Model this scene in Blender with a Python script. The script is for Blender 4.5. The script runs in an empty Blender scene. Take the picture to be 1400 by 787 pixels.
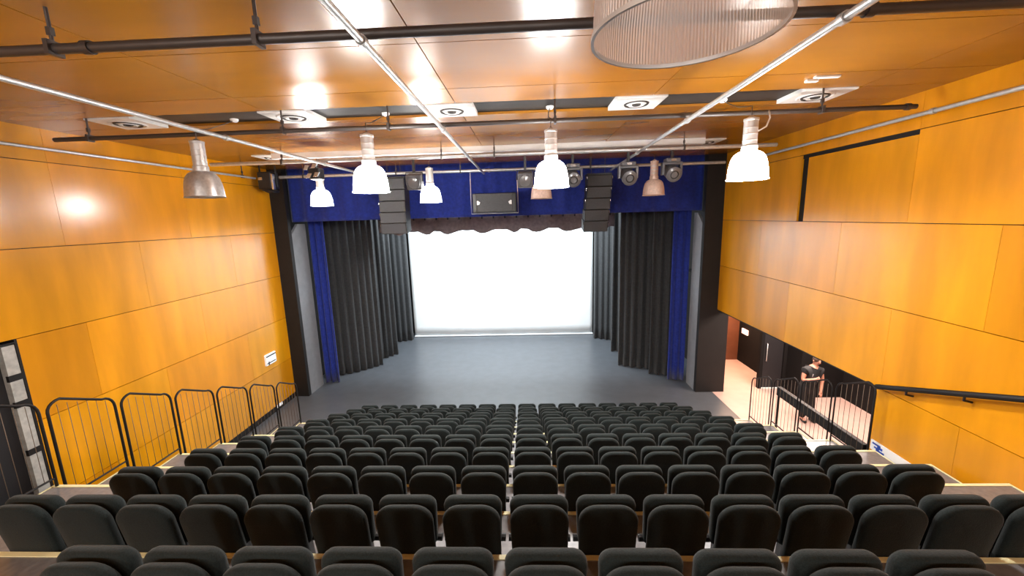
import bpy, bmesh, math, random
from mathutils import Vector, Matrix, Euler
random.seed(7)
R = math.radians
S = 0.9            # layout units to metres
sc = bpy.context.scene
C = sc.collection

# ------------------------------------------------------------------ camera
F_PX, PITCH, ROLL, YAW = 542.0, math.atan(96.5 / 542), 0.029, 23 / 550
cam_d = bpy.data.cameras.new('camera')
cam_d.sensor_fit = 'HORIZONTAL'; cam_d.sensor_width = 36.0
cam_d.lens = F_PX / 1400 * 36; cam_d.clip_start = 0.02; cam_d.clip_end = 200
cam = bpy.data.objects.new('camera', cam_d); C.objects.link(cam)
fw = Vector((-math.sin(YAW) * math.cos(PITCH), math.cos(YAW) * math.cos(PITCH), -math.sin(PITCH)))
r0 = Vector((math.cos(YAW), math.sin(YAW), 0)); u0 = r0.cross(fw)
rt = r0 * math.cos(ROLL) - u0 * math.sin(ROLL)
up = r0 * math.sin(ROLL) + u0 * math.cos(ROLL)
cam.matrix_world = Matrix(((rt.x, up.x, -fw.x, 0), (rt.y, up.y, -fw.y, 0), (rt.z, up.z, -fw.z, 0), (0, 0, 0, 1)))
sc.camera = cam

# ------------------------------------------------------------------ world, lights, exposure
w = bpy.data.worlds.new('world'); sc.world = w; w.use_nodes = True
w.node_tree.nodes['Background'].inputs[0].default_value = (0.9, 0.95, 1, 1)
w.node_tree.nodes['Background'].inputs[1].default_value = 0.05
sc.view_settings.view_transform = 'Standard'; sc.view_settings.look = 'None'
sc.view_settings.exposure = 0.0; sc.view_settings.gamma = 1.0
sc.view_settings.use_curve_mapping = False
LAMP_E, LENS_E = 75.0, 300.0        # glowing shade and lens of a lit house lamp

def light(name, kind, loc, energy, color=(1, 1, 1), size=0.2, size_y=None, rot=(0, 0, 0), spread=None):
    d = bpy.data.lights.new(name, kind); d.energy = energy; d.color = color
    if kind == 'AREA':
        d.shape = 'RECTANGLE'; d.size = size * S; d.size_y = (size_y or size) * S
        if spread: d.spread = spread
    else:
        d.shadow_soft_size = size * S
    o = bpy.data.objects.new(name, d); C.objects.link(o)
    o.location = Vector(loc) * S; o.rotation_euler = rot
    return o
# house lamps of the rows behind the camera
for x, e_ in ((-4.9, 420), (-2.25, 230), (0.4, 150), (3.1, 110)):
    light('house_light', 'POINT', (x, -3.0, 0.35), e_, (1, 0.95, 0.88), 0.25)
# stage lights over the back cloth, hung behind the border
light('cyclorama_light', 'AREA', (-1.3, 16.3, 0.9), 850, (0.84, 0.95, 1.0), 8.0, 0.6, (R(40), 0, 0))
light('stage_light', 'AREA', (-1.2, 16.8, 1.6), 430, (0.86, 0.93, 1.0), 7.0, 0.8, (R(8), 0, 0))
# side room and corridor
light('corridor_light', 'AREA', (7.4, 14.3, -3.2), 150, (1.0, 0.62, 0.4), 1.2, 1.6)
light('side_room_light', 'AREA', (7.9, 10.6, -2.4), 330, (1.0, 0.78, 0.66), 1.6, 2.4)

# ------------------------------------------------------------------ materials
M = {}
def pmat(name, col, rough=0.5, metal=0.0, noise=0.08, scale=6.0, spec=0.5, coat=0.0, sheen=0.0, emit=None, estr=0.0, bump=0.0, stretch=(1, 1, 1), trans=0.0, attr=None, alpha=1.0):
    m = bpy.data.materials.new(name); m.use_nodes = True
    nt = m.node_tree; b = nt.nodes['Principled BSDF']
    b.inputs['Roughness'].default_value = rough; b.inputs['Metallic'].default_value = metal
    b.inputs['Specular IOR Level'].default_value = spec
    b.inputs['Coat Weight'].default_value = coat; b.inputs['Coat Roughness'].default_value = 0.16; b.inputs['Sheen Weight'].default_value = sheen
    b.inputs['Sheen Roughness'].default_value = 0.5
    b.inputs['Transmission Weight'].default_value = trans; b.inputs['Alpha'].default_value = alpha
    tc = nt.nodes.new('ShaderNodeTexCoord'); mp = nt.nodes.new('ShaderNodeMapping')
    mp.inputs['Scale'].default_value = stretch
    nz = nt.nodes.new('ShaderNodeTexNoise'); nz.inputs['Scale'].default_value = scale; nz.inputs['Detail'].default_value = 4
    nt.links.new(tc.outputs['Object'], mp.inputs[0]); nt.links.new(mp.outputs[0], nz.inputs['Vector'])
    rp = nt.nodes.new('ShaderNodeValToRGB')
    e = rp.color_ramp.elements; e[0].position = 0.3; e[1].position = 0.7
    e[0].color = tuple(c * (1 - noise) for c in col) + (1,)
    e[1].color = tuple(min(1, c * (1 + noise)) for c in col) + (1,)
    nt.links.new(nz.outputs['Fac'], rp.inputs[0])
    out = rp.outputs[0]
    if attr:
        at = nt.nodes.new('ShaderNodeAttribute'); at.attribute_name = attr
        mx = nt.nodes.new('ShaderNodeMix'); mx.data_type = 'RGBA'; mx.blend_type = 'MULTIPLY'
        mx.inputs[0].default_value = 1.0
        nt.links.new(out, mx.inputs[6]); nt.links.new(at.outputs['Color'], mx.inputs[7]); out = mx.outputs[2]
    nt.links.new(out, b.inputs['Base Color'])
    if emit:
        b.inputs['Emission Color'].default_value = emit + (1,); b.inputs['Emission Strength'].default_value = estr
    if bump:
        bp = nt.nodes.new('ShaderNodeBump'); bp.inputs['Strength'].default_value = bump; bp.inputs['Distance'].default_value = 0.01
        nt.links.new(nz.outputs['Fac'], bp.inputs['Height']); nt.links.new(bp.outputs[0], b.inputs['Normal'])
    M[name] = m
    return m
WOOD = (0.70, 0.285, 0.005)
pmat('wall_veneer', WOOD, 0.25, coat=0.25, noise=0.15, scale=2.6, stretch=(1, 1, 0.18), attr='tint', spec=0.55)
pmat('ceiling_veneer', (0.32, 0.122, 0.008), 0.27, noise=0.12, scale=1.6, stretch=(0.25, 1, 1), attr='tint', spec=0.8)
pmat('black_gap', (0.006, 0.004, 0.003), 0.8)
pmat('dark_strip', (0.03, 0.026, 0.024), 0.6)
pmat('portal_black', (0.014, 0.012, 0.0115), 0.6, spec=0.3)
pmat('portal_grey', (0.22, 0.225, 0.24), 0.6)
pmat('stage_vinyl', (0.088, 0.096, 0.108), 0.33, noise=0.10, scale=3)
pmat('side_vinyl', (0.62, 0.42, 0.36), 0.3, noise=0.06, scale=3)
pmat('seat_fabric', (0.0105, 0.0160, 0.0160), 0.85, noise=0.3, scale=120, spec=0.2, sheen=0.11, bump=0.2)
pmat('seat_metal', (0.012, 0.012, 0.013), 0.45)
pmat('tier_carpet', (0.19, 0.185, 0.19), 0.27, noise=0.12, scale=20, spec=0.8)
pmat('tier_riser', (0.05, 0.045, 0.04), 0.7)
pmat('nosing_strip', (0.92, 0.86, 0.50), 0.4)
pmat('steel', (0.58, 0.58, 0.58), 0.36, metal=0.6, noise=0.1, scale=15)
pmat('bar_steel', (0.13, 0.09, 0.06), 0.5)
pmat('dark_and_shaded_steel', (0.055, 0.045, 0.042), 0.42, metal=0.3)  # dark fittings; also shade painted onto the nearest crosswise pipe
pmat('black_steel', (0.012, 0.010, 0.010), 0.55, spec=0.3)
pmat('velvet_blue', (0.010, 0.024, 0.21), 0.75, noise=0.2, scale=14, sheen=0.3, spec=0.2)
pmat('drape_black', (0.034, 0.035, 0.037), 0.8, noise=0.2, scale=14, sheen=0.15, spec=0.2)
pmat('border_cloth', (0.20, 0.165, 0.17), 0.85, noise=0.2, scale=10)
pmat('screen_cloth', (0.86, 0.89, 0.90), 0.75, noise=0.015, scale=2)
pmat('white_paint', (0.78, 0.78, 0.77), 0.45, noise=0.03)
pmat('white_sign', (0.85, 0.85, 0.86), 0.35, noise=0.02)
pmat('sign_ink', (0.05, 0.05, 0.06), 0.5)
pmat('sign_blue', (0.02, 0.07, 0.42), 0.5)
pmat('lit_sign', (0.9, 0.93, 0.95), 0.4, emit=(0.9, 0.95, 1.0), estr=0.25)
pmat('warm_lens', (0.9, 0.6, 0.5), 0.4, emit=(1.0, 0.55, 0.42), estr=2.0)
pmat('speaker_black', (0.022, 0.021, 0.021), 0.55)
pmat('speaker_grille', (0.040, 0.041, 0.046), 0.55, noise=0.35, scale=90)
pmat('fixture_grey', (0.10, 0.10, 0.11), 0.4, metal=0.2)
pmat('fixture_black', (0.012, 0.012, 0.014), 0.4)
pmat('fixture_chrome', (0.65, 0.65, 0.66), 0.2, metal=0.9)
pmat('fixture_lens', (0.16, 0.155, 0.16), 0.15, coat=0.6)
pmat('lamp_metal', (0.55, 0.54, 0.54), 0.35, metal=0.4)
pmat('lamp_glow', (0.9, 0.9, 0.9), 0.4, emit=(1.0, 0.97, 0.93), estr=LAMP_E)
pmat('lamp_lens', (0.9, 0.9, 0.9), 0.4, emit=(1.0, 0.97, 0.93), estr=LENS_E)
pmat('lamp_off_pink', (0.62, 0.45, 0.38), 0.35, noise=0.15, scale=30)
pmat('lamp_off_grey', (0.50, 0.49, 0.49), 0.3, metal=0.6, noise=0.15, scale=30)
pmat('bulb_off', (0.75, 0.75, 0.75), 0.2)
pmat('door_black', (0.010, 0.009, 0.011), 0.6)
pmat('door_edge', (0.42, 0.41, 0.38), 0.55, noise=0.2, scale=12)
pmat('brown_wall', (0.16, 0.055, 0.025), 0.55)
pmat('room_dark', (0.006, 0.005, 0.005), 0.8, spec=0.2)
pmat('skin', (0.62, 0.28, 0.19), 0.5, noise=0.05)
pmat('hair', (0.05, 0.028, 0.018), 0.6)
pmat('shirt_black', (0.012, 0.012, 0.014), 0.8)
pmat('shirt_print', (0.45, 0.46, 0.52), 0.7, noise=0.5, scale=40)
pmat('trouser_black', (0.010, 0.010, 0.012), 0.8)
pmat('shoe_black', (0.008, 0.008, 0.009), 0.4)
# clear ribbed acrylic of the nearest lamp: see-through sheet with fine vertical ribs
m = bpy.data.materials.new('ribbed_acrylic'); m.use_nodes = True; nt = m.node_tree; nt.nodes.remove(nt.nodes['Principled BSDF'])
tr = nt.nodes.new('ShaderNodeBsdfTransparent'); tr.inputs[0].default_value = (0.93, 0.88, 0.86, 1)
gl = nt.nodes.new('ShaderNodeBsdfGlossy'); gl.inputs[0].default_value = (0.9, 0.9, 0.9, 1); gl.inputs[1].default_value = 0.28
df = nt.nodes.new('ShaderNodeBsdfTranslucent'); df.inputs[0].default_value = (0.92, 0.88, 0.88, 1)
dd = nt.nodes.new('ShaderNodeBsdfDiffuse'); dd.inputs[0].default_value = (0.80, 0.77, 0.77, 1)
tc = nt.nodes.new('ShaderNodeTexCoord'); gr = nt.nodes.new('ShaderNodeTexGradient'); gr.gradient_type = 'RADIAL'
mu = nt.nodes.new('ShaderNodeMath'); mu.operation = 'MULTIPLY'; mu.inputs[1].default_value = 2 * math.pi * 150
sn = nt.nodes.new('ShaderNodeMath'); sn.operation = 'SINE'
bp = nt.nodes.new('ShaderNodeBump'); bp.inputs['Strength'].default_value = 0.6; bp.inputs['Distance'].default_value = 0.004
nt.links.new(tc.outputs['Object'], gr.inputs[0]); nt.links.new(gr.outputs['Fac'], mu.inputs[0]); nt.links.new(mu.outputs[0], sn.inputs[0])
nt.links.new(sn.outputs[0], bp.inputs['Height'])
for n_ in (gl, df, dd): nt.links.new(bp.outputs[0], n_.inputs['Normal'])
m1 = nt.nodes.new('ShaderNodeMixShader'); m1.inputs[0].default_value = 0.5
m2 = nt.nodes.new('ShaderNodeMixShader'); m2.inputs[0].default_value = 0.40
m3 = nt.nodes.new('ShaderNodeMixShader'); m3.inputs[0].default_value = 0.32
nt.links.new(df.outputs[0], m1.inputs[1]); nt.links.new(dd.outputs[0], m1.inputs[2])
nt.links.new(m1.outputs[0], m2.inputs[1]); nt.links.new(gl.outputs[0], m2.inputs[2])
nt.links.new(m2.outputs[0], m3.inputs[1]); nt.links.new(tr.outputs[0], m3.inputs[2])
nt.links.new(m3.outputs[0], nt.nodes['Material Output'].inputs[0])
M['ribbed_acrylic'] = m

# ------------------------------------------------------------------ builders
class MB:
    def __init__(self): self.v = []; self.f = []; self.t = []
    def add(self, v, f, tint=(1, 1, 1)):
        n = len(self.v); self.v += [tuple(p) for p in v]
        self.f += [tuple(i + n for i in q) for q in f]; self.t += [tint] * len(f)
        return self
    def box(self, a, b, tint=(1, 1, 1), mat=None):
        (x0, y0, z0), (x1, y1, z1) = a, b
        x0, x1 = min(x0, x1), max(x0, x1); y0, y1 = min(y0, y1), max(y0, y1); z0, z1 = min(z0, z1), max(z0, z1)
        v = [Vector(p) for p in ((x0, y0, z0), (x1, y0, z0), (x1, y1, z0), (x0, y1, z0), (x0, y0, z1), (x1, y0, z1), (x1, y1, z1), (x0, y1, z1))]
        if mat: v = [mat @ p for p in v]
        return self.add(v, [(0, 3, 2, 1), (4, 5, 6, 7), (0, 1, 5, 4), (1, 2, 6, 5), (2, 3, 7, 6), (3, 0, 4, 7)], tint)
    def tube(self, pts, r, n=10, closed=False):
        pts = [Vector(p) for p in pts]; k = len(pts); V = []; Fc = []
        ref = Vector((0, 0, 1)); rings = []
        for i, p in enumerate(pts):
            if closed: d = (pts[(i + 1) % k] - pts[i - 1])
            else: d = pts[min(i + 1, k - 1)] - pts[max(i - 1, 0)]
            d.normalize()
            if i == 0:
                if abs(d.dot(ref)) > 0.95: ref = Vector((1, 0, 0))
                a = d.cross(ref).normalized()
            else:
                a = (a - d * a.dot(d)).normalized()
            b = d.cross(a)
            rr = r[i] if isinstance(r, (list, tuple)) else r
            rings.append([p + (a * math.cos(2 * math.pi * j / n) + b * math.sin(2 * math.pi * j / n)) * rr for j in range(n)])
        for q in rings: V += q
        for i in range(k if closed else k - 1):
            i2 = (i + 1) % k
            for j in range(n):
                j2 = (j + 1) % n
                Fc.append((i * n + j, i * n + j2, i2 * n + j2, i2 * n + j))
        if not closed:
            Fc.append(tuple(range(n - 1, -1, -1))); Fc.append(tuple((k - 1) * n + j for j in range(n)))
        return self.add(V, Fc)
    def lathe(self, prof, n=32, c=(0, 0, 0), cap0=False, cap1=False, mat=None):
        V = []; Fc = []
        for (r, z) in prof:
            for j in range(n):
                a = 2 * math.pi * j / n
                p = Vector((r * math.cos(a), r * math.sin(a), z))
                if mat: p = mat @ p
                V.append(p + Vector(c))
        for i in range(len(prof) - 1):
            for j in range(n):
                j2 = (j + 1) % n
                Fc.append((i * n + j, i * n + j2, (i + 1) * n + j2, (i + 1) * n + j))
        if cap0: Fc.append(tuple(range(n - 1, -1, -1)))
        if cap1: Fc.append(tuple((len(prof) - 1) * n + j for j in range(n)))
        return self.add(V, Fc)
    def prism(self, poly, axis, a, b):
        # poly: list of 2D points; axis 'x' -> (y,z), 'y' -> (x,z), 'z' -> (x,y)
        def P(q, h):
            return {'x': (h, q[0], q[1]), 'y': (q[0], h, q[1]), 'z': (q[0], q[1], h)}[axis]
        n = len(poly); V = [P(q, a) for q in poly] + [P(q, b) for q in poly]
        Fc = [tuple(range(n - 1, -1, -1)), tuple(range(n, 2 * n))] + [(i, (i + 1) % n, n + (i + 1) % n, n + i) for i in range(n)]
        return self.add(V, Fc)
    def build(self, name, mat, parent=None, smooth=False, bevel=0.0, label=None, fix=True):
        me = bpy.data.meshes.new(name)
        me.from_pydata([(x * S, y * S, z * S) for x, y, z in self.v], [], self.f)
        if any(t != (1, 1, 1) for t in self.t):
            ca = me.color_attributes.new('tint', 'FLOAT_COLOR', 'CORNER')
            li = 0
            for p, t in zip(me.polygons, self.t):
                for _ in p.loop_indices:
                    ca.data[li].color = t + (1,); li += 1
        elif mat in ('wall_veneer', 'ceiling_veneer'):
            ca = me.color_attributes.new('tint', 'FLOAT_COLOR', 'CORNER')
            for d in ca.data: d.color = (1, 1, 1, 1)
        if fix:
            bm = bmesh.new(); bm.from_mesh(me); bmesh.ops.recalc_face_normals(bm, faces=bm.faces); bm.to_mesh(me); bm.free()
        if smooth:
            for p in me.polygons: p.use_smooth = True
        me.materials.append(M[mat])
        if smooth == 'angle':
            me.set_sharp_from_angle(angle=R(40))
        o = bpy.data.objects.new(name, me); C.objects.link(o)
        if parent: o.parent = parent
        if bevel:
            bv = o.modifiers.new('bevel', 'BEVEL'); bv.width = bevel * S; bv.segments = 2; bv.limit_method = 'ANGLE'
        if label: o['label'] = label
        return o

def tag(o, label=None, cat=None, group=None, kind=None):
    if label: o['label'] = label
    if cat: o['category'] = cat
    if group: o['group'] = group
    if kind: o['kind'] = kind
    return o
def thing(name, label, cat, loc=(0, 0, 0), group=None, rz=0):
    o = bpy.data.objects.new(name, None); C.objects.link(o)
    o.empty_display_size = 0.1; o.location = Vector(loc) * S; o.rotation_euler = (0, 0, rz)
    return tag(o, label, cat, group)
def struct(name, mb, mat, **k):
    o = mb.build(name, mat, **k); o['kind'] = 'structure'; return o
def copy_tree(o, parent=None):
    c = o.copy(); C.objects.link(c)
    if parent: c.parent = parent
    for ch in list(o.children): copy_tree(ch, c)
    return c
def put(o, loc): o.location = Vector(loc) * S; return o
ORD = ['', 'first', 'second', 'third', 'fourth', 'fifth', 'sixth', 'seventh', 'eighth', 'ninth', 'tenth', 'eleventh', 'twelfth', 'thirteenth', 'fourteenth', 'fifteenth', 'sixteenth']

# ------------------------------------------------------------------ the room
FZ, CZ, XL, XR, YP, YB = -5.92, 1.70, -8.17, 6.05, 12.65, -4.6
struct('floor', MB().box((XL, YB, FZ - 0.2), (6.45, 20.4, FZ)), 'stage_vinyl')

rt_ = random.Random(3)
def tint(a=0.10):
    k = 1 + rt_.uniform(-a, a); return (k, k * (1 + rt_.uniform(-0.05, 0.05)), k)
ZS = [CZ + 0.1, 1.15, -0.27, -1.68, -3.10, -4.51, -5.75]
G = 0.006
def panels(mb, xs, rows):
    for z1, z0, ys in rows:
        for a, b in zip(ys, ys[1:]):
            mb.box((xs[0], a + G * 0.35, z0 + G), (xs[1], b - G * 0.35, z1 - G), tint())
mb = MB()
panels(mb, (XL - 0.04, XL), [
    (ZS[0], ZS[1], [YB, -1.3, 1.39, 4.07, 6.75, 9.45, YP]),
    (ZS[1], ZS[2], [YB, -1.3, 1.39, 4.07, 6.75, 9.43, YP]),
    (ZS[2], ZS[3], [YB, -2.6, 0.05, 2.73, 5.41, 8.09, 10.70, YP]),
    (ZS[3], ZS[4], [5.78, 6.80, 9.38, 12.05, YP]), (ZS[3], ZS[4], [YB, -1.3, 1.39, 3.6]),
    (ZS[4], ZS[5], [5.78, 8.17, 10.8, YP]), (ZS[4], ZS[5], [YB, -1.3, 1.39, 3.6]),
    (ZS[5], ZS[6], [5.78, 6.8, 9.38, 12.05, YP]), (ZS[5], ZS[6], [YB, -1.3, 1.39, 3.6])])
struct('wall_left', mb, 'wall_veneer')
mb = MB().box((XL - 0.3, YB, FZ - .2), (XL - 0.05, 3.6, CZ + .1)).box((XL - 0.3, 5.78, FZ - .2), (XL - 0.05, 15, CZ + .1)).box((XL - 0.3, 3.6, -1.68), (XL - 0.05, 5.78, CZ + .1))
mb.box((XL - 0.05, 5.78, FZ), (XL - 0.02, YP, -5.75))
struct('wall_left_backing', mb, 'black_gap')
mb = MB()
panels(mb, (XR, XR + 0.04), [
    (ZS[0], ZS[1], [YB, -1.3, 1.39, 3.95, 6.63, 9.26, YP]),
    (ZS[1], ZS[2], [YB, -1.3, 1.39, 3.95, 6.63]), (ZS[1] - 0.07, ZS[2], [6.63, 9.05]), (ZS[1], ZS[2], [9.26, YP]),
    (ZS[2], ZS[3], [YB, -2.7, -0.03, 2.65, 5.33, 7.96, 10.6, YP]),
    (ZS[3], ZS[4], [YB, -1.3, 1.39, 4.0, 6.68, 9.3, YP]),
    (ZS[4], ZS[5], [YB, -2.7, -0.03, 2.7, 5.4, 6.75]),
    (ZS[5], ZS[6], [YB, -1.3, 1.39, 4.0, 6.75])])
struct('wall_right', mb, 'wall_veneer')
mb = MB().box((XR + 0.05, YB, FZ), (XR + 0.3, 6.75, CZ + .1)).box((XR + 0.05, 6.75, -3.09), (XR + 0.3, YP, CZ + .1))
mb.box((XR + .02, 6.63, ZS[1] - 0.08), (XR + .05, 9.27, ZS[1] + 0.012))
struct('wall_right_backing', mb, 'black_gap')
struct('trim_1', MB().box((XR + 0.012, 6.68, -5.9), (XR + 0.42, 6.80, -3.1)).box((XR + 0.02, 6.8, -3.13), (XR + 0.3, YP, -3.09)), 'black_steel')
struct('wall_back', MB().box((XL - .3, YB - 0.2, FZ), (XR + .3, YB, CZ + .1)), 'portal_grey')

# ceiling: veneer panels, two dark service strips
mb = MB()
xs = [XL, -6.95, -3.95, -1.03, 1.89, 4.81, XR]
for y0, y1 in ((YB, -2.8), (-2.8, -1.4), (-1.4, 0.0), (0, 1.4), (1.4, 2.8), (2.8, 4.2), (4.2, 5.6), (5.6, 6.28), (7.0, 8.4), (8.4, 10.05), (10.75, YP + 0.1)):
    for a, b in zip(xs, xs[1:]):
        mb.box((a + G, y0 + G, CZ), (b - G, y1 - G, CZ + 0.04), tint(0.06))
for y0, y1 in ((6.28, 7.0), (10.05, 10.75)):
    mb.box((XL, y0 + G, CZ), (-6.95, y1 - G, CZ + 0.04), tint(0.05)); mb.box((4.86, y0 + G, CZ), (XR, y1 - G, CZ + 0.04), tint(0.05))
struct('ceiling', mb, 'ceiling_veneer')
struct('ceiling_service_strip', MB().box((XL, YB, CZ + 0.05), (XR, YP + .1, CZ + 0.2)), 'dark_strip')
struct('trim_2', MB().box((-6.2, 9.86, CZ - 0.13), (4.2, 10.04, CZ - 0.002)), 'white_paint')

# stage house
mb = MB().box((XL - .3, YP, FZ), (-7.70, YP + 0.16, CZ + .2)).box((5.50, YP, FZ), (6.42, YP + 0.16, CZ + .2))
mb.box((XL - .3, YP + 0.02, CZ + 0.03), (6.42, YP + .16, 3.0))
struct('wall_portal', mb, 'portal_black')
mb = MB().prism([(YP + .16, FZ), (13.66, FZ), (13.66, -0.02), (YP + .55, -0.02), (YP + .16, -0.35)], 'x', -7.78, -7.70)
mb.prism([(YP + .16, FZ), (13.45, FZ), (13.45, -0.02), (YP + .55, -0.02), (YP + .16, -0.35)], 'x', 5.50, 5.58)
struct('wall_portal_return', mb, 'portal_grey')
mb = MB().box((XL - .3, 20.2, FZ), (6.6, 20.4, 3)).box((XL - .3, 15, FZ), (XL - .1, 20.4, 3)).box((XL - .3, YP, FZ), (XL - .1, 15.2, 3)).box((6.42, 12.95, FZ), (6.47, 20.4, 3)).box((XL - .3, YP, 3), (6.6, 20.4, 3.1))
struct('wall_stage', mb, 'portal_black')

# side room beyond the opening in the right wall
struct('floor_side_room', MB().box((6.45, 6.7, FZ - .2), (10.2, 15.8, FZ)).box((XR + .0, 6.7, FZ), (6.46, YP - .0, FZ + 0.004)), 'side_vinyl')
mb = MB().box((7.66, 12.86, FZ), (7.76, 13.0, -2.5)).box((8.42, 12.86, FZ), (8.6, 13.0, -2.5))     # door jambs
mb.box((8.52, 12.16, FZ), (9.86, 12.9, -2.5)).box((9.84, 6.7, FZ), (10.0, 12.9, -2.5))
mb.box((XR + .3, 6.62, FZ), (10.0, 6.78, -2.5)).box((6.44, 12.9, -3.0), (8.6, 13.05, -2.4))
mb.box((8.38, 13.0, FZ), (8.5, 15.7, -2.4))
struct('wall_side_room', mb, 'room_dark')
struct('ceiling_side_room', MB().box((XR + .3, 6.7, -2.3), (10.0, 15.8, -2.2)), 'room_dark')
struct('wall_corridor', MB().box((6.45, 15.62, FZ), (8.5, 15.75, -2.4)), 'brown_wall')
d = struct('door_2', MB().box((7.765, 12.92, FZ + 0.02), (8.415, 12.98, -3.0)), 'door_black')
MB().tube([(7.86, 12.9, -4.95), (7.86, 12.86, -4.95), (7.86, 12.86, -4.35), (7.86, 12.9, -4.35)], 0.016, 8).build('door_handle', 'steel', d, smooth=True)
MB().box((7.77, 12.86, FZ), (8.41, 12.93, FZ + 0.02)).build('threshold', 'white_paint', d)

# left side door: black leaf in a black frame, grey hinge edge
d = struct('door_1', MB().box((XL - 0.16, 3.62, FZ + .02), (XL - 0.10, 5.58, -1.74)), 'door_black')
MB().box((XL - .1, 5.745, FZ + .02), (XL + 0.004, 5.78, -1.68)).box((XL - .1, 3.6, -1.74), (XL + 0.004, 5.745, -1.72)).build('door_frame', 'black_steel', d)
e = MB().box((XL - 0.10, 5.58, FZ + .02), (XL - 0.004, 5.74, -1.76)).build('door_edge', 'door_edge', d)
for z in (-2.28, -2.72, -3.55):
    MB().box((XL - 0.04, 5.57, z - .05), (XL + 0.006, 5.745, z + .05)).build('hinge', 'black_steel', e)

# ------------------------------------------------------------------ tiered platform
NR = 10; PY, PZ = 0.91, 0.35
def nos(i): return 2.80 + PY * i, -2.72 - PZ * i     # far edge of tier i: y, z
SL, SR = -6.5, 5.87
for i in range(-1, NR):
    y1, z = nos(i); y0 = nos(i - 1)[0]
    lb = 'lowest, by the stage' if i == NR - 1 else ('topmost' if i == -1 else ORD[NR - i] + ' from the stage')
    plat = thing('seating_tier', 'grey seating tier with a pale step nosing under a seat row, ' + lb, 'seating tier', (0, 0, FZ), 'stepped tiers of the seating')
    h = z - FZ
    if i == NR - 1:
        MB().box((-5.0, y0 + .002, 0.001), (4.3, y1 - .3, h)).build('deck', 'tier_carpet', plat); continue
    MB().box((SL, y0 + .002, h - 0.10), (SR, y1 - 0.001, h)).build('deck', 'tier_carpet', plat)
    MB().box((SL + .01, y1 - 0.03, 0), (SR - .01, y1 - 0.006, h - 0.10)).build('riser', 'tier_riser', plat)
    MB().box((SL, y1 - 0.042, h), (SR, y1 + 0.004, h + 0.008)).build('nosing', 'nosing_strip', plat)
    MB().box((SL - .012, y0 + .006, h - .1), (SL - 0.002, y1, h + .012)).build('side_trim', 'nosing_strip', plat)
    MB().box((SR + .002, y0 + .006, h - .1), (SR + .012, y1, h + .012)).build('side_trim', 'nosing_strip', plat)
struct('rear_light_block', MB().box((XL, YB, FZ), (XR, nos(-2)[0], nos(-2)[1])), 'tier_carpet')  # unseen block in place of the rear tiers, added to block light

# ------------------------------------------------------------------ seats
def round_poly(pts, rad, seg=6):
    out = []; n = len(pts)
    for i in range(n):
        p = Vector(pts[i]); a = (Vector(pts[i - 1]) - p).normalized(); b = (Vector(pts[(i + 1) % n]) - p).normalized()
        ang = a.angle(b); t = rad[i] / math.tan(ang / 2)
        cdir = (a + b).normalized(); c = p + cdir * (rad[i] / math.sin(ang / 2))
        s = p + a * t - c; e_ = p + b * t - c
        a0 = math.atan2(s.y, s.x); a1 = math.atan2(e_.y, e_.x); dlt = (a1 - a0 + math.pi) % (2 * math.pi) - math.pi
        for k in range(seg + 1):
            q = a0 + dlt * k / seg; out.append((c.x + rad[i] * math.cos(q), c.y + rad[i] * math.sin(q)))
    return out
def pillow(mb, out, y0, thick, lean=0.0, ztop=0.9, rnd=0.03, bulge=0.012):
    n = len(out); cx = sum(p[0] for p in out) / n; cz = sum(p[1] for p in out) / n
    rings = [(0, rnd), (rnd * .3, rnd * .3), (rnd, 0), (thick - rnd, 0), (thick - rnd * .3, rnd * .3), (thick, rnd)]
    V = []; Fc = []
    for d_, ins in rings:
        for x, z in out:
            L = math.hypot(x - cx, z - cz); k = (L - ins) / L
            xx, zz = cx + (x - cx) * k, cz + (z - cz) * k
            V.append((xx, y0 + d_ + (ztop - zz) * lean, zz))
    for i in range(len(rings) - 1):
        for j in range(n):
            Fc.append((i * n + j, i * n + (j + 1) % n, (i + 1) * n + (j + 1) % n, (i + 1) * n + j))
    for base, yy in ((0, y0 - bulge), (5 * n, y0 + thick + bulge)):
        rid = []
        for j in range(n):           # an inner ring, then the centre
            x, _, z = V[base + j]; k = 0.6
            xx, zz = cx + (x - cx) * k, cz + (z - cz) * k
            V.append((xx, yy + (ztop - zz) * lean, zz)); rid.append(len(V) - 1)
        for j in range(n): Fc.append((base + j, base + (j + 1) % n, rid[(j + 1) % n], rid[j]))
        Fc.append(tuple(rid))
    mb.add(V, Fc); return mb
def make_seat():
    t = thing('theatre_seat', 'seat', 'theatre seat', group='black tip-up seats in ten tiered rows')
    o = round_poly([(-0.226, 0.15), (0.226, 0.15), (0.240, 0.805), (-0.240, 0.805)], [0.05, 0.05, 0.15, 0.15], 7)
    pillow(MB(), o, 0.0, 0.075, 0.15, 0.82).build('backrest', 'seat_fabric', t, smooth=True)
    o = round_poly([(-0.225, 0.32), (0.225, 0.32), (0.246, 0.80), (-0.246, 0.80)], [0.05, 0.05, 0.085, 0.085], 6)
    pillow(MB(), o, 0.115, 0.085, 0.11, 0.82).build('seat', 'seat_fabric', t, smooth=True)
    for s in (-1, 1):
        MB().prism([(0.16, 0.0), (0.42, 0.0), (0.42, 0.03), (0.30, 0.05), (0.27, 0.42), (0.20, 0.46), (0.20, 0.05), (0.16, 0.03)], 'x', s * 0.15 - 0.02, s * 0.15 + 0.02).build('leg', 'seat_metal', t)
        MB().tube([(s * 0.17, 0.22, 0.36), (s * 0.262, 0.22, 0.36)], 0.030, 8).build('hinge', 'seat_metal', t, smooth='angle')
    return t
seat0 = make_seat(); first = True
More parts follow.
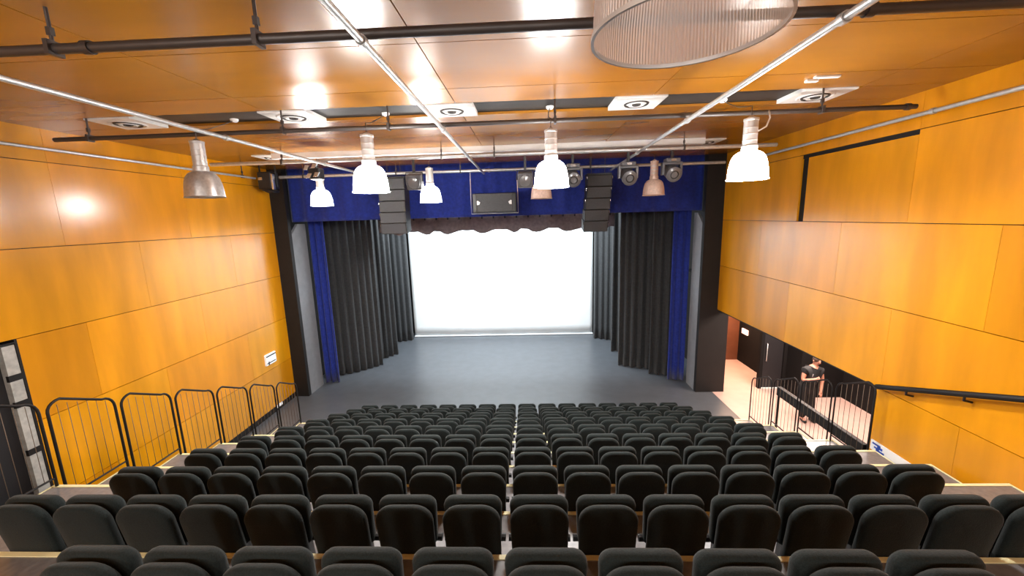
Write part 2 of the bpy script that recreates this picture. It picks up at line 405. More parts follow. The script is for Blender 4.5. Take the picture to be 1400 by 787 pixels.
for i in range(NR):
    row_from_stage = NR - i
    rown = 'front row by the stage' if row_from_stage == 1 else ('row nearest the viewer' if i == 0 else ORD[row_from_stage] + ' row from the stage')
    y = 1.96 + PY * i; z = -2.72 - PZ * i
    xc = -0.165 - 0.0215 * y
    rng = range(3, 13) if i == 0 else range(16)
    for n_, k in enumerate(rng):
        s = seat0 if first else copy_tree(seat0)
        first = False
        put(s, (xc + (k - 7.5) * 0.55, y - 0.11, z + 0.002))
        side = (ORD[k + 1] + ' from the left') if k < 8 else (ORD[16 - k] + ' from the right')
        if i == 0: side = (ORD[n_ + 1] + ' from the left') if n_ < 5 else (ORD[10 - n_] + ' from the right')
        if side.startswith('first'): side = 'left' + 'most' if k < 8 else 'rightmost'
        s['label'] = 'black padded tip-up seat, ' + side + ' in the ' + rown

# ------------------------------------------------------------------ guard rails along both sides
def rail(x, y0, y1, label, grp, fr=0.018):
    # local origin on the tier; top rail follows the steps, bottom rail is level
    ztop = lambda y: -2.40 - 0.385 * (y - 5.12)
    i = round((y1 - 2.80) / PY); zb = -2.72 - PZ * i
    g = thing('guard_rail', label, 'guard rail', (x, y0, zb), grp)
    a, b = 0.045, (y1 - y0) - 0.045
    za, zc_ = ztop(y0 + a) - zb, ztop(y1 - .045) - zb
    pts = [(0, a, 0.010), (0, a, za - 0.16)]
    for q in range(1, 6):
        t = q / 5 * math.pi / 2
        pts.append((0, a + 0.16 * (1 - math.cos(t)), za - 0.16 + (0.16 - 0.03) * math.sin(t)))
    for q in range(0, 6):
        t = q / 5 * math.pi / 2
        pts.append((0, b - 0.16 * (1 - math.sin(t)), zc_ - 0.16 + (0.16 + 0.03) * math.cos(t) * 1.0))
    pts += [(0, b, zc_ - .2), (0, b, 0.010)]
    MB().tube(pts, fr, 10).build('frame', 'black_steel', g, smooth=True)
    MB().tube([(0, a, 0.13), (0, b, 0.13)], 0.014, 8).build('bottom_rail', 'black_steel', g, smooth=True)
    n = 7
    for k in range(1, n):
        yy = a + (b - a) * k / n
        zt = ztop(y0 + yy) - zb - 0.03
        if k in (1, n - 1): zt -= 0.02
        MB().tube([(0, yy, 0.13), (0, yy, zt)], 0.004, 6).build('bar', 'bar_steel', g, smooth=True)
    return g
for k in range(7):
    y0 = 3.73 + PY * k
    wh = 'nearest the black side door' if k == 0 else ('nearest the stage' if k == 6 else ORD[7 - k] + ' from the stage')
    rail(SL + 0.05, y0, y0 + PY, 'black tubular guard rail panel on left steps, ' + wh, 'guard rails along the left steps')
for k in range(4):
    y0 = 6.45 + PY * k
    wh = ['against the dark opening jamb', 'third from the stage', 'second from the stage', 'nearest the stage'][k]
    rail(SR - 0.05, y0, y0 + PY, 'black tubular guard rail panel on right steps, ' + wh, 'guard rails along the right steps', 0.014)
tag(MB().box((SL + 0.02, 9.17, -4.62), (SL + 0.035, 9.42, -4.55)).build('notice_tag', 'white_sign'), 'small white tag on the left guard rail, second from the stage', 'tag')

# ------------------------------------------------------------------ right wall handrail, barrier, notice
h = thing('handrail', 'long black handrail sloping along the right wall beside the rear seats', 'handrail', (5.93, 6.55, -3.01))
MB().tube([(0.10, 0.12, -0.05), (0, 0.06, -0.02), (0, 0, 0), (0, -5.5, 2.0)], 0.042, 12).build('rail', 'black_steel', h, smooth=True)
for yy in (-0.45, -1.25, -2.6, -4.0):
    zz = -yy * 2.0 / 5.5
    MB().tube([(0, yy, zz - .02), (0.0, yy, zz - .09), (0.11, yy, zz - .12)], 0.016, 8).build('bracket', 'black_steel', h, smooth=True)
tag(MB().box((6.02, 6.82, -4.47), (6.12, 9.35, -4.25)).box((6.05, 9.30, FZ), (6.09, 9.35, -4.47)).build('barrier', 'black_steel', bevel=.01), 'black level barrier beam across the side room opening behind the guard rails', 'barrier')
nb = thing('notice_board', 'long low white notice with a blue emblem on the right wall', 'notice', (6.035, 6.35, -4.14))
MB().box((-0.012, -0.72, -0.09), (0.012, 0.34, 0.09)).build('board', 'white_sign', nb, bevel=.004)
em = MB()
for a, b in (((0.14, .03), (.30, .06)), ((.10, -.01), (.20, .03)), ((.16, -.03), (.26, .0)), ((.06, -.065), (.22, -.03))):
    em.box((-0.016, a[0], a[1]), (-0.011, b[0], b[1]))
em.build('emblem', 'sign_blue', nb)
sg = thing('wall_sign', 'white lit sign panel with two dark bars near left stage corner', 'sign', (XL + 0.03, 11.58, -4.14))
MB().box((-0.03, -0.24, -0.17), (0.03, 0.24, 0.17)).build('panel', 'lit_sign', sg, bevel=.01)
MB().box((0.03, -0.23, 0.09), (0.035, 0.23, 0.13)).box((0.03, -0.22, -0.12), (0.035, 0.2, -0.09)).box((0.03, -0.16, -0.17), (0.035, -0.1, -0.06)).build('lettering', 'sign_ink', sg)
tag(MB().box((8.33, 14.95, -4.72), (8.38, 15.35, -4.52)).build('corridor_sign', 'warm_lens', bevel=.01), 'small warm glowing box on the dark corridor wall', 'sign')

# ------------------------------------------------------------------ pipes of the lighting grid
GZ = 1.40
def pipe(name_label, a, b, r, mat, clamps=(), hangers=(), group=None):
    p = thing('grid_pipe', name_label, 'pipe', a, group)
    A = Vector(a); B = Vector(b)
    MB().tube([(0, 0, 0), tuple(B - A)], r, 12).build('tube', mat, p, smooth='angle')
    for c in clamps:
        q = Vector(c) - A
        MB().lathe([(r + .004, -.03), (r + .013, -.03), (r + .013, .03), (r + .004, .03)], 14, mat=Matrix.Translation(q) @ ((B - A).to_track_quat('Z', 'Y').to_matrix().to_4x4())).build('clamp', 'steel' if mat == 'steel' else mat, p, smooth='angle')
    for c in hangers:
        q = Vector(c) - A
        hg = MB().tube([(q.x, q.y, q.z), (q.x, q.y, CZ - a[2] + 0.0)], 0.013, 8).build('hanger', 'dark_and_shaded_steel', p, smooth='angle')
        MB().box((q.x - .018, q.y - .02 - r, -r - .012), (q.x + .018, q.y + .02 + r, r + .02)).box((q.x - .018, q.y - .018, r + .06), (q.x + .018, q.y + .018, r + .12)).build('bracket', 'dark_and_shaded_steel', hg)
    return p
grp = 'pipes of the lighting grid'
C1Z = 1.40; LZ = 1.315
pipe('thick shaded crosswise pipe nearest the viewer under the ceiling', (-7.9, 3.26, C1Z), (6.0, 3.26, C1Z), 0.038, 'dark_and_shaded_steel', [(-3.4, 3.26, C1Z), (2.5, 3.26, C1Z)], [(x, 3.26, C1Z) for x in (-6.6, -3.68, -2.03, 5.0)], grp)  # shade of the unlit underside is put into the dark tube colour
pipe('dark crosswise pipe just in front of the first ceiling strip', (-7.38, 6.27, C1Z), (5.62, 6.27, C1Z), 0.034, 'dark_and_shaded_steel', [(5.5, 6.27, C1Z)], [(x, 6.27, C1Z) for x in (-6.8, -3.7, -2.06, 0.45, 4.3)], grp)
pipe('pale crosswise pipe carrying the round moving stage lights', (-7.3, 9.3, C1Z), (5.5, 9.3, C1Z), 0.042, 'steel', [], [(x, 9.3, C1Z) for x in (-5.6, -1.9, -0.7, 3.5)], grp)
pipe('bright crosswise pipe directly in front of the blue valance, farthest from the viewer', (-7.5, 12.22, C1Z), (5.8, 12.22, C1Z), 0.045, 'steel', [(-4.45, 12.22, C1Z), (-1.1, 12.22, C1Z), (2.7, 12.22, C1Z)], [(x, 12.22, C1Z) for x in (-6.75, -3.9, -1.95, 1.9)], grp)
for x0, x1, ya, yb, lb in ((-4.53, -4.58, 1.2, 12.2, 'silver lengthwise grid pipe over the left seats'), (-1.19, -1.26, 1.2, 12.3, 'silver lengthwise grid pipe left of centre, running to the loudspeaker'),
                           (2.26, 2.55, 1.2, 12.5, 'silver lengthwise grid pipe right of the nearest lamp')):
    f = lambda y: x0 + (x1 - x0) * (y - 3) / 9.2
    pipe(lb, (f(ya), ya, LZ), (f(yb), yb, LZ), 0.030, 'steel', [(f(y), y, LZ) for y in (3.17, 6.18, 9.2)], [], grp)
pipe('thin silver pipe along the top of the left wall', (-7.9, 0.8, LZ), (-7.78, 11.5, LZ), 0.026, 'steel', [], [(-7.9 + .12 * (y - .8) / 11.1, y, LZ) for y in (1.2, 11.0)], grp)
pipe('silver pipe along the top of the right wall', (5.76, 0.8, LZ), (5.84, 11.6, LZ), 0.030, 'steel', [(5.78, 4.0, LZ), (5.8, 6.2, LZ)], [(5.77, 1.4, LZ), (5.84, 11.0, LZ)], grp)

# ------------------------------------------------------------------ ceiling diffusers, domes, sensors
def diffuser(x, y, w_, lb):
    t = thing('air_diffuser', lb, 'air vent', (x, y, CZ), 'square air diffusers in the ceiling')
    MB().box((-w_ / 2, -.35, -0.02), (w_ / 2, .35, 0.045)).build('plate', 'white_paint', t, bevel=.006)
    pr = []
    for k in range(4):
        r = 0.25 - k * 0.06
        MB().lathe([(r, -.020), (r - .01, -.035 - k * .004), (r - .03, -.030 - k * .004), (r - .035, -.020)], 28).build('vane_ring', 'white_paint' if k % 2 == 0 else 'dark_strip', t, smooth=True)
for x, lb in ((-6.5, 'leftmost in the nearer dark strip'), (-3.72, 'second from left in the nearer dark strip'), (-1.15, 'third from left in the nearer dark strip'), (1.74, 'fourth from left in the nearer dark strip'), (4.44, 'rightmost in the nearer dark strip')):
    diffuser(x, 6.64, 0.74, 'square white ceiling air diffuser, ' + lb)
for x, lb in ((-6.5, 'leftmost in the far dark strip'), (-3.72, 'second from left in the far dark strip'), (-1.15, 'third from left in the far dark strip'), (1.74, 'fourth from left in the far dark strip'), (4.44, 'rightmost in the far dark strip')):
    diffuser(x, 10.4, 0.66, 'square white ceiling air diffuser, ' + lb)
t = thing('ceiling_sensor', 'pair of small white sensor heads on the ceiling near the rightmost diffuser', 'sensor', (3.95, 5.75, CZ))
MB().box((-.16, -.06, -.03), (.16, .0, 0)).build('housing', 'white_paint', t, bevel=.008)
MB().box((-.18, .08, -.035), (-.02, .14, 0)).build('head', 'white_paint', t, bevel=.008)

# ------------------------------------------------------------------ house lamps
SHADE = [(0.262, 0.0), (0.250, 0.012), (0.247, 0.05), (0.242, 0.12), (0.230, 0.20), (0.208, 0.28), (0.170, 0.335), (0.130, 0.36), (0.095, 0.372)]
def shade_mesh(top=None):
    prof = SHADE + [(r - 0.006, z - 0.004) for r, z in reversed(SHADE)]
    return MB().lathe(prof + [prof[0]], 32)
def lamp(x, y, label, kind, rose=None, zb=0.42):
    t = thing('pendant_lamp', label, 'pendant lamp', (x, y, zb), 'bell shaped pendant house lamps')
    mat = {'lit': 'lamp_glow', 'pink': 'lamp_off_pink', 'grey': 'lamp_off_grey', 'clear': 'ribbed_acrylic'}[kind]
    if kind == 'clear':
        prof = [(0.245, 0.0), (0.244, 0.05), (0.240, 0.11), (0.230, 0.18), (0.212, 0.25), (0.180, 0.31), (0.140, 0.35), (0.095, 0.372)]
        MB().lathe(prof, 128).build('shade', mat, t, smooth=True)
        MB().lathe([(0.243, -.006), (0.251, -.006), (0.251, .006), (0.243, .006), (0.243, -.006)], 64).build('rim', 'lamp_metal', t, smooth='angle')
    else:
        shade_mesh().build('shade', mat, t, smooth='angle')
    if kind == 'lit':
        MB().lathe([(0.0005, 0.02), (0.225, 0.02)], 32).build('lens', 'lamp_lens', t)
    else:
        MB().lathe([(0.001, 0.13), (0.04, 0.14), (0.062, 0.20), (0.05, 0.27), (0.03, 0.34)], 18).build('bulb', 'bulb_off', t, smooth=True)
    hs = MB().lathe([(0.10, 0.36), (0.10, 0.44), (0.088, 0.45), (0.088, 0.76), (0.094, 0.765), (0.094, 0.79), (0.06, 0.80), (0.012, 0.83)], 24, cap0=True, cap1=True).build('housing', 'lamp_metal' if kind != 'pink' else 'lamp_off_pink', t, smooth='angle')
    MB().lathe([(0.087, 0.50), (0.0905, 0.505), (0.0905, 0.515), (0.087, 0.52)], 24).lathe([(0.087, 0.58), (0.0905, 0.585), (0.0905, 0.595), (0.087, 0.6)], 24).lathe([(0.087, 0.66), (0.0905, 0.665), (0.0905, 0.675), (0.087, 0.68)], 24).build('cooling_fins', 'lamp_metal', hs, smooth='angle')
    dy = (6.66 - y) if rose is None else rose
    dx = 0.03
    top = CZ - zb
    MB().tube([(0, 0, .82), (0, 0.0, 0.95), (-.02, dy * .35, 1.02), (0, dy * .75, top - .12), (dx, dy, top - .02)], 0.007, 6).build('cord', 'dark_and_shaded_steel', t, smooth=True)
    MB().lathe([(0.0, top - .05), (0.04, top - .045), (0.06, top - .02), (0.062, top)], 16, c=(dx, dy, 0)).build('ceiling_rose', 'white_paint', t, smooth=True)
    return t
LX = [-4.95, -2.25, 0.38, 3.05]
lamp(0.44, 1.20, 'large clear ribbed pendant lamp, unlit, nearest the viewer at the top edge', 'clear', rose=0.15, zb=0.48)
lamp(-4.75, 5.85, 'unlit silver grey pendant lamp hanging in front of the left wall', 'grey')
lamp(LX[1], 5.85, 'glowing white pendant lamp in the middle row, left of the centre pipe', 'lit')
lamp(0.37, 6.0, 'glowing white pendant lamp hanging just right of the centre loudspeaker', 'lit')
lamp(3.04, 5.75, 'glowing white pendant lamp furthest right, before the right wall', 'lit')
lamp(-5.03, 9.8, 'glowing white pendant lamp furthest left, above the left blue curtain', 'lit', rose=0.7)
lamp(-2.31, 9.75, 'glowing white pendant lamp between left speaker stack and centre loudspeaker', 'lit', rose=0.7)
lamp(0.36, 9.75, 'unlit pale pendant lamp partly hidden behind a glowing lamp', 'pink', rose=0.7)
lamp(3.04, 9.85, 'unlit pinkish pendant lamp between two round black stage lights', 'pink', rose=0.7)
tag(MB().tube([(3.135, 5.80, 1.17), (3.18, 5.9, 1.12), (3.28, 6.0, 1.10), (3.40, 6.03, 1.16), (3.46, 6.06, 1.28), (3.46, 6.1, 1.385)], 0.011, 8).build('cable_loop', 'lamp_metal', smooth=True), 'thin pale cable looping from rightmost glowing lamp to the pipe', 'cable')

# ------------------------------------------------------------------ stage lights on the far pipe
BY = 12.22
KF = 0.77
def clampset(t, z0, k=1.0):
    MB().box((-.035, -.05, z0), (.035, .05, (C1Z - .044) / k)).build('clamp', 'fixture_black', t, bevel=.008)
def moving_head(x, zc_, label, mat, ry=0.0):
    t = thing('moving_head_light', label, 'stage light', (x * KF, 9.3, 0), 'stage lights on the grid pipes')
    t.scale = (KF, KF, KF)
    clampset(t, zc_ + .34, KF)
    MB().box((-.2, -.16, zc_ + .24), (.2, .16, zc_ + .36)).build('base', mat, t, bevel=.03)
    y = MB()
    for s in (-1, 1):
        y.prism([(-.08, zc_ - .10), (.08, zc_ - .10), (.10, zc_ + .24), (-.10, zc_ + .24)], 'x', s * .25 - .035, s * .25 + .035)
    y.box((-.285, -.1, zc_ + .18), (.285, .1, zc_ + .25)).build('yoke', mat, t, bevel=.015)
    mt = Matrix.Translation((0, 0, zc_ - .02)) @ Matrix.Rotation(R(90 + 22), 4, 'X') @ Matrix.Rotation(ry, 4, 'Y')
    hd = MB().lathe([(0.10, -.30), (.17, -.26), (.20, -.1), (.205, .16), (.215, .17), (.215, .26), (.175, .27)], 24, mat=mt, cap0=True).build('head', mat, t, smooth='angle')
    MB().lathe([(.178, .25), (.15, .262), (.08, .275), (.001, .28)], 24, mat=mt).build('lens', 'fixture_lens', hd, smooth=True)
    MB().lathe([(.10, .27), (.12, .30), (.10, .31), (.09, .28)], 20, mat=mt).build('lens_ring', 'fixture_black', hd, smooth=True)
    MB().box((-.07, -.175, zc_ + .27), (.07, -.155, zc_ + .33)).build('display', 'fixture_chrome', t)
    return t
moving_head(2.97, 1.12, 'round black moving stage light right beside the right speaker stack', 'fixture_grey')
moving_head(4.22, 1.18, 'round black moving stage light furthest right, before the blue valance', 'fixture_grey')
moving_head(1.37, 1.12, 'moving stage light directly behind the centre glowing lamp', 'fixture_grey')
def fresnel(x, zc_, label, mat, r=0.17):
    t = thing('fresnel_light', label, 'stage light', (x * KF, 9.3, 0), 'stage lights on the grid pipes')
    t.scale = (KF, KF, KF)
    clampset(t, zc_ + .26, KF)
    MB().tube([(-.25, 0, zc_), (-.25, 0, zc_ + .27), (.25, 0, zc_ + .27), (.25, 0, zc_)], .018, 8).build('yoke', 'fixture_black', t, smooth='angle')
    mt = Matrix.Translation((0, 0, zc_)) @ Matrix.Rotation(R(90 + 15), 4, 'X')
    b = MB().box((-.22, -.22, -.24), (.22, .22, .14), mat=mt).build('body', mat, t, bevel=.04)
    MB().lathe([(r + .03, .13), (r + .03, .22), (r, .22), (r, .15)], 22, mat=mt).build('snout', mat, b, smooth='angle')
    MB().lathe([(r, .17), (r * .6, .19), (.001, .20)], 22, mat=mt).build('lens', 'fixture_lens', b, smooth=True)
    return t
fresnel(-0.02, 1.08, 'grey stage light with a round lens right beside the centre loudspeaker', 'fixture_grey')
fresnel(-3.32, 1.12, 'grey stage light hanging beside the left speaker stack', 'fixture_grey')
# bulky black lantern at the left end
t = thing('scoop_lantern', 'bulky black stage lantern at the left end of the far pipe', 'stage light', (-7.62, BY - .32, 0), 'stage lights on the grid pipes')
MB().box((-.035, .15, 1.36), (.035, .272, 1.43)).build('clamp', 'fixture_black', t)
MB().box((-.24, -.2, 1.02), (.17, .2, 1.52)).prism([(-.26, 1.10), (.17, 1.0), (.19, .93), (.02, .90), (-.2, 1.0)], 'y', -.16, .16).build('body', 'fixture_black', t, bevel=.05)
MB().tube([(-.27, 0, 1.1), (-.27, 0, 1.7), (.2, 0, 1.74), (.22, 0, 1.1)], .025, 8).build('yoke', 'fixture_black', t, smooth='angle')
MB().box((.19, -.24, 1.0), (.25, -.14, 1.45)).build('side_plate', 'fixture_chrome', t, bevel=.01)
MB().box((-.2, -.22, 1.28), (-.08, -.2, 1.36)).build('badge', 'fixture_chrome', t)
# chrome shuttered lantern
t = thing('profile_light', 'chrome stage light with shutters above the leftmost glowing lamp', 'stage light', (-4.83, 9.3, 0), 'stage lights on the grid pipes')
clampset(t, 1.22)
MB().box((-.13, -.13, 0.98), (.13, .13, 1.24)).build('body', 'fixture_black', t, bevel=.03)
for dx, z in ((-.13, 1.24), (0.05, 1.27), (-.09, 1.06), (0.08, 1.08)):
    MB().prism([(dx - .075, z - .05), (dx + .02, z - .05), (dx + .08, z + .05), (dx - .02, z + .05)], 'y', -.18, -.14).build('shutter', 'fixture_chrome', t)
MB().tube([(.02, -.05, 1.22), (.10, -.12, 1.44)], .014, 6).build('shutter_handle', 'fixture_chrome', t)

# ------------------------------------------------------------------ loudspeakers
def line_array(x, ztop, wbox, label, lean):
    t = thing('line_array_speaker', label, 'loudspeaker', (x, BY + .15, 0), 'speaker stacks either side of the screen')
    MB().box((-wbox / 2, -.2, ztop), (wbox / 2, .3, ztop + .05)).build('flying_frame', 'fixture_black', t)
    for s in (-1, 1):
        MB().tube([(s * .2, .05, ztop + .05), (s * .2, .05, 2.05)], .01, 6).build('chain', 'dark_and_shaded_steel', t)
    y, z, a = -.28, ztop - .01, 0.0
    for k, tilt in enumerate((0, 1, 3, 6, 11)):
        hb = 0.335
        a = R(tilt)
        dxk = lean * k
        mt = Matrix.Translation((dxk, y, z)) @ Matrix.Rotation(a, 4, 'X')
        bx = MB().box((-wbox / 2, 0, -hb + .012), (wbox / 2, .5, 0), mat=mt).build('speaker_box', 'speaker_black', t, bevel=.012)
        MB().box((-wbox / 2 + .03, -.012, -hb + .03), (wbox / 2 - .03, .0, -.018), mat=mt).build('grille', 'speaker_grille', bx)
        for s in ((-1,) if x < 0 else (-1, 1)):
            MB().box((s * (wbox / 2 + .008) - .012, .04, -.10), (s * (wbox / 2 + .008) + .012, .12, -.03), mat=mt).build('rigging_pin', 'fixture_chrome', bx)
        z -= hb * math.cos(a); y += hb * math.sin(a) * 1.0
    return t
line_array(-4.04, 1.26, 0.80, 'tall dark stack of speaker boxes hanging left of the screen', -.012)
line_array(2.17, 1.16, 0.72, 'tall dark stack of speaker boxes hanging right of the screen', -.025)
t = thing('centre_loudspeaker', 'wide grey grilled loudspeaker in a thin frame before the blue valance', 'loudspeaker', (-0.98, BY + .1, 0.455))
MB().box((-.67, 0, -.29), (.67, .5, .29)).build('cabinet', 'speaker_black', t, bevel=.02)
MB().box((-.55, -.02, -.27), (.55, .0, .275)).build('grille', 'speaker_grille', t, bevel=.01)
for s in (-1, 1):
    MB().prism([(s * .53, -.06), (s * .46, -.05), (s * .43, .02), (s * .50, .07), (s * .53, .06)], 'y', -.032, -.02).build('badge', 'white_sign', t)
    MB().box((s * .60 - .04, -.015, -.24), (s * .60 + .04, .0, .24)).build('horn_slot', 'fixture_black', t)
    MB().tube([(s * .72, .1, .28), (s * .70, .0, 0.97)], .012, 6).build('hanging_wire', 'steel', t)
MB().tube([(-.72, .1, .30), (-.72, .1, -.32), (.72, .1, -.32), (.72, .1, .30)], .014, 6).build('bracket', 'steel', t, smooth='angle')

# ------------------------------------------------------------------ curtains, screen
def drape(name, path, z0, z1, amp, wl, mat, thick=0.03, seed=0, hem=0.0, flare=0.3, nz=14, nper=8, parent=None):
    rr = random.Random(seed); P = [Vector(p) for p in path]
    L = [0]
    for a, b in zip(P, P[1:]): L.append(L[-1] + (b - a).length)
    tot = L[-1]; n = max(8, int(tot / wl * nper)); V = []; Fc = []
    ph = [rr.uniform(0, 6.28) for _ in range(4)]
    for j in range(nz + 1):
        zz = j / nz
        for i in range(n + 1):
            s = tot * i / n; k = 0
            while k < len(P) - 2 and s > L[k + 1]: k += 1
            d_ = (P[k + 1] - P[k]).normalized(); p = P[k] + d_ * (s - L[k]); nn = Vector((d_.y, -d_.x))
            u = s / wl * 2 * math.pi + 0.9 * math.sin(s * 1.7 + ph[0]) + 0.5 * math.sin(s * 3.9 + ph[1])
            fold = math.sin(u) + 0.35 * math.sin(2.0 * u + ph[2]) * (0.5 + 0.5 * math.sin(s * 1.3 + ph[3]))
            a_ = amp * (1 + flare * (1 - zz)) * (0.8 + 0.2 * math.sin(s * 2.3 + ph[1] + zz * 1.5))
            q = p + nn * fold * a_
            zv = z0 + (z1 - z0) * zz
            if j < 3: zv += hem * (0.5 + 0.5 * math.sin(u + 1.0)) * (1 - j / 3)
            V.append((q.x, q.y, zv))
    for j in range(nz):
        for i in range(n):
            a = j * (n + 1) + i; Fc.append((a, a + 1, a + n + 2, a + n + 1))
    o = MB().add(V, Fc).build(name, mat, parent, smooth=True, fix=False)
    so = o.modifiers.new('thickness', 'SOLIDIFY'); so.thickness = thick * S; so.offset = 0
    return o
tag(drape('valance', [(-7.74, 13.0), (5.54, 13.0)], 0.05, 2.0, 0.035, 0.55, 'velvet_blue', seed=1, flare=0.1), 'wide royal blue velvet valance across the top of the stage', 'curtain')
tag(drape('blue_curtain', [(-7.66, 13.78), (-7.15, 13.85)], FZ + .03, 1.9, 0.06, 0.24, 'velvet_blue', seed=2), 'gathered royal blue curtain at the left edge of the stage', 'curtain', 'blue side curtains')
tag(drape('blue_curtain', [(4.93, 13.72), (5.46, 13.60)], FZ + .03, 1.9, 0.06, 0.24, 'velvet_blue', seed=3), 'gathered royal blue curtain at the right edge of the stage', 'curtain', 'blue side curtains')
legs = [([(-7.62, 14.40), (-6.9, 14.80), (-6.15, 15.55)], 'widest black leg curtain on the left, beside the blue curtain', 4),
        ([(-7.0, 16.0), (-6.35, 16.3), (-5.93, 16.95)], 'middle black leg curtain on the left of the stage', 5),
        ([(-7.2, 18.5), (-6.36, 18.7), (-5.80, 18.95)], 'black leg curtain touching the left side of the white screen', 6),
        ([(4.45, 14.30), (5.45, 14.0)], 'black leg curtain next to the right blue curtain', 7),
        ([(3.52, 15.18), (4.0, 14.92), (4.9, 14.65)], 'widest black leg curtain right of the screen', 8),
        ([(3.58, 16.85), (4.6, 16.5)], 'narrow black leg curtain on the right, third from the front', 9),
        ([(3.14, 18.80), (3.95, 18.35), (4.6, 18.1)], 'black leg curtain touching the right side of the white screen', 10)]
for p, lb, sd in legs:
    tag(drape('leg_curtain', p, FZ + .02, 2.4, 0.065, 0.26, 'drape_black', seed=sd), lb, 'curtain', 'black leg curtains')
bp_ = thing('border_curtain', 'dark border curtain tied to a pipe above the white screen', 'curtain', (0, 0, 0))
drape('cloth', [(-5.9, 15.75), (3.4, 15.75)], -0.60, 0.10, 0.05, 1.15, 'border_cloth', seed=11, hem=0.20, flare=0.1, parent=bp_)
MB().tube([(-6.0, 15.67, 0.10), (3.5, 15.67, 0.10)], 0.045, 10).build('pipe', 'steel', bp_, smooth='angle')
for k in range(21):
    x = -5.8 + k * 0.45
    MB().lathe([(0.05, -.035), (0.06, -.035), (0.06, .035), (0.05, .035)], 10, c=(x, 15.67, 0.10), mat=Matrix.Rotation(R(90), 4, 'Y')).box((x - .03, 15.65, -.02), (x + .03, 15.71, .08)).build('tie', 'fixture_black', bp_)
scn = thing('projection_screen', 'large white stretched back cloth at the rear of the stage', 'screen', (-1.34, 19.45, FZ))
drape('cloth', [(-4.52, 0.0), (4.52, 0.0)], 0.045, 6.9, 0.008, 1.3, 'screen_cloth', thick=0.012, seed=12, flare=0.0, parent=scn)
MB().tube([(-4.54, 0, 0.04), (4.54, 0, 0.04)], 0.035, 10).build('bottom_batten', 'screen_cloth', scn, smooth='angle')

# ------------------------------------------------------------------ the person in the side room
def skin(name, J, E, mat, parent, root, sub=2):
    names = list(J); me = bpy.data.meshes.new(name)
    me.from_pydata([tuple(c * S for c in J[n][0]) for n in names], [(names.index(a), names.index(b)) for a, b in E], [])
    me.materials.append(M[mat])
    o = bpy.data.objects.new(name, me); C.objects.link(o); o.parent = parent
    sk = o.modifiers.new('skin', 'SKIN'); sk.use_smooth_shade = True
    me.skin_vertices[0] if me.skin_vertices else me.skin_vertices.new()
    for i, n in enumerate(names):
        r = J[n][1]; r = r if isinstance(r, tuple) else (r, r)
        me.skin_vertices[0].data[i].radius = (r[0] * S, r[1] * S)
        me.skin_vertices[0].data[i].use_root = (n == root)
    ss = o.modifiers.new('subdivision', 'SUBSURF'); ss.levels = sub; ss.render_levels = sub
    return o
pp = thing('person', 'person in black t-shirt and trousers standing in side room, head turned to seats', 'person', (7.80, 10.72, FZ))
pp.scale = (.96, .96, .96)
J = {
 'pelvis': ((-.10, 0, 1.06), (.165, .12)), 'belly': ((-.06, -.01, 1.24), (.155, .115)), 'chest': ((0.0, 0, 1.46), (.185, .125)), 'upper': ((.05, .01, 1.62), (.13, .095)),
 'neck': ((.08, -.01, 1.73), .062), 'skull0': ((.09, -.03, 1.80), (.075, .085)), 'skull': ((.10, -.035, 1.88), (.088, .105)), 'crown': ((.105, -.02, 1.96), (.07, .085)),
 'lsh': ((-.17, 0, 1.60), .075), 'lel': ((-.27, -.07, 1.30), .055), 'lwr': ((-.13, -.27, 1.40), .036), 'lpalm': ((-.08, -.31, 1.43), (.042, .022)),
 'rsh': ((.27, .02, 1.58), .075), 'rel': ((.31, -.03, 1.26), .055), 'rwr': ((.22, -.14, 1.02), .036), 'rpalm': ((.20, -.17, .95), (.042, .022)),
 'lhip': ((-.20, 0, .98), .115), 'lkn': ((-.16, -.03, .54), .072), 'lan': ((-.12, .03, .10), .046), 'lto': ((-.14, -.16, .04), .042),
 'rhip': ((.0, 0, .98), .115), 'rkn': ((.06, -.03, .54), .072), 'ran': ((.12, .03, .10), .046), 'rto': ((.13, -.16, .04), .042)}
E_ = [('pelvis', 'belly'), ('belly', 'chest'), ('chest', 'upper'), ('upper', 'neck'), ('neck', 'skull0'), ('skull0', 'skull'), ('skull', 'crown'),
      ('upper', 'lsh'), ('lsh', 'lel'), ('lel', 'lwr'), ('lwr', 'lpalm'), ('upper', 'rsh'), ('rsh', 'rel'), ('rel', 'rwr'), ('rwr', 'rpalm'),
      ('pelvis', 'lhip'), ('lhip', 'lkn'), ('lkn', 'lan'), ('lan', 'lto'), ('pelvis', 'rhip'), ('rhip', 'rkn'), ('rkn', 'ran'), ('ran', 'rto')]
for s, base, fx in (('l', Vector((-.08, -.31, 1.43)), Vector((.07, -.03, .03))), ('r', Vector((.20, -.17, .95)), Vector((-.01, -.05, -.085)))):
    side = Vector((0, .3, 1)).normalized() if s == 'l' else Vector((1, .2, 0)).normalized()
    for k, (off, ln) in enumerate(((-.032, .80), (-.011, .95), (.011, .9), (.032, .72))):
        a = base + side * off + fx * .35; b = base + side * off * 1.1 + fx * ln; c = b + fx * .45 + Vector((.0, .035, -.0)) * (1 if s == 'r' else 1)
        J[s + 'f%da' % k] = (tuple(a), .0125); J[s + 'f%db' % k] = (tuple(b), .011); J[s + 'f%dc' % k] = (tuple(c), .009)
        E_ += [(s + 'palm', s + 'f%da' % k), (s + 'f%da' % k, s + 'f%db' % k), (s + 'f%db' % k, s + 'f%dc' % k)]
    a = base + side * -.045 + fx * .05; b = a + side * -.02 + fx * .5
    J[s + 'ta'] = (tuple(a), .014); J[s + 'tb'] = (tuple(b), .011)
    E_ += [(s + 'palm', s + 'ta'), (s + 'ta', s + 'tb')]
body = skin('body', J, E_, 'skin', pp, 'pelvis')
hd = Vector((.10, -.035, 1.88))
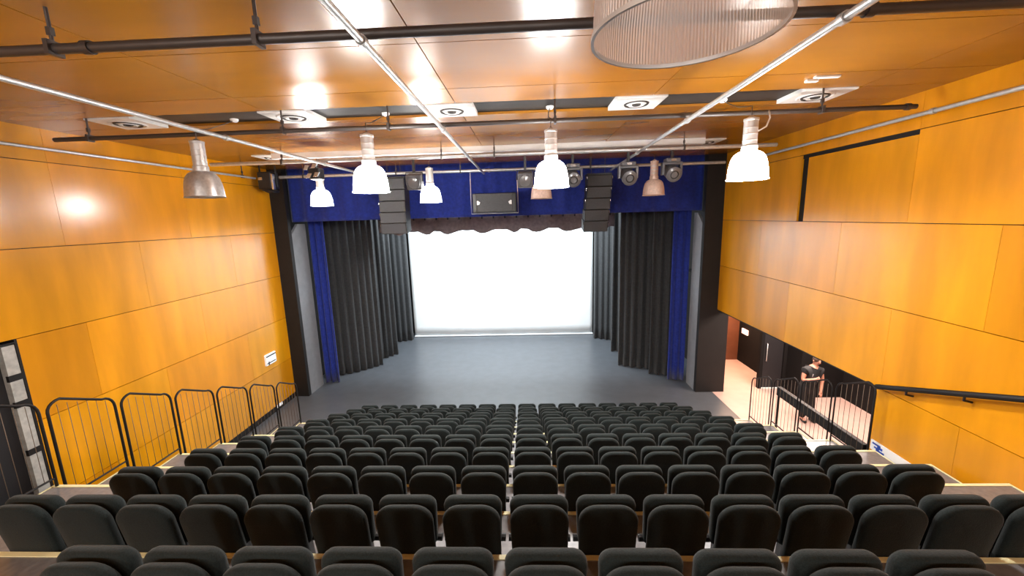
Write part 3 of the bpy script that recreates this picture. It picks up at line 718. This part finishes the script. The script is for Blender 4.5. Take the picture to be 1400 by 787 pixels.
MB().lathe([(0.001, .115), (.05, .105), (.085, .07), (.101, .02), (.098, -.03), (.085, -.06)], 20, c=tuple(hd + Vector((0, .025, .012)))).build('hair', 'hair', pp, smooth=True)
MB().prism([(-.016, -.025), (.016, -.025), (.008, .03), (-.008, .03)], 'y', -.03, .0).build('nose', 'skin', pp).location = (hd + Vector((0, -.10, -.015))) * S
for s in (-1, 1):
    MB().lathe([(.001, -.012), (.011, -.005), (.011, .005), (.001, .012)], 10, c=tuple(hd + Vector((s * .036, -.102, .012)))).build('eye', 'hair', pp, smooth=True)
    MB().lathe([(.001, -.035), (.016, -.02), (.018, .01), (.001, .035)], 10, c=tuple(hd + Vector((s * .092, .005, -.005)))).build('ear', 'skin', pp, smooth=True)
MB().box((-.028, -.006, -.005), (.028, .006, .005)).build('mouth', 'brown_wall', pp).location = (hd + Vector((0, -.10, -.062))) * S
g = .040
K = {k: (J[k][0], tuple(q + g for q in (J[k][1] if isinstance(J[k][1], tuple) else (J[k][1],) * 2))) for k in ('belly', 'chest', 'upper', 'lsh', 'rsh')}
K = {k: (v[0], (v[1][0] + .012, v[1][1] + .012)) for k, v in K.items()}
K['hem'] = ((-.115, 0, .98), (.20, .17)); K['pelvis'] = ((-.10, 0, 1.06), (.215, .175)); K['lsl'] = ((-.222, -.04, 1.44), .08); K['rsl'] = ((.29, -.005, 1.42), .08); K['lsh'] = (J['lsh'][0], (.115, .105)); K['rsh'] = (J['rsh'][0], (.115, .105)); K['upper'] = ((.05, .01, 1.635), (.19, .155)); K['collar'] = ((.07, 0, 1.70), (.085, .085))
skin('t_shirt', K, [('hem', 'pelvis'), ('pelvis', 'belly'), ('belly', 'chest'), ('chest', 'upper'), ('upper', 'collar'), ('upper', 'lsh'), ('lsh', 'lsl'), ('upper', 'rsh'), ('rsh', 'rsl')], 'shirt_black', pp, 'chest')
MB().prism([(-.10, 1.36), (.09, 1.40), (.10, 1.54), (-.08, 1.53)], 'y', -.182, -.140).build('shirt_print', 'shirt_print', pp)
K = {k: (J[k][0], tuple(q + g for q in (J[k][1] if isinstance(J[k][1], tuple) else (J[k][1],) * 2))) for k in ('belly', 'pelvis', 'lhip', 'lkn', 'lan', 'rhip', 'rkn', 'ran')}
skin('trousers', K, [('belly', 'pelvis'), ('pelvis', 'lhip'), ('lhip', 'lkn'), ('lkn', 'lan'), ('pelvis', 'rhip'), ('rhip', 'rkn'), ('rkn', 'ran')], 'trouser_black', pp, 'pelvis')
for a, b in (('lan', 'lto'), ('ran', 'rto')):
    A, B = Vector(J[a][0]), Vector(J[b][0])
    skin('shoe', {'heel': ((A.x, A.y + .03, .055), (.055, .05)), 'mid': (((A.x + B.x) / 2, (A.y + B.y) / 2, .05), (.056, .045)), 'toe': ((B.x, B.y - .03, .042), (.052, .038))}, [('heel', 'mid'), ('mid', 'toe')], 'shoe_black', pp, 'mid')
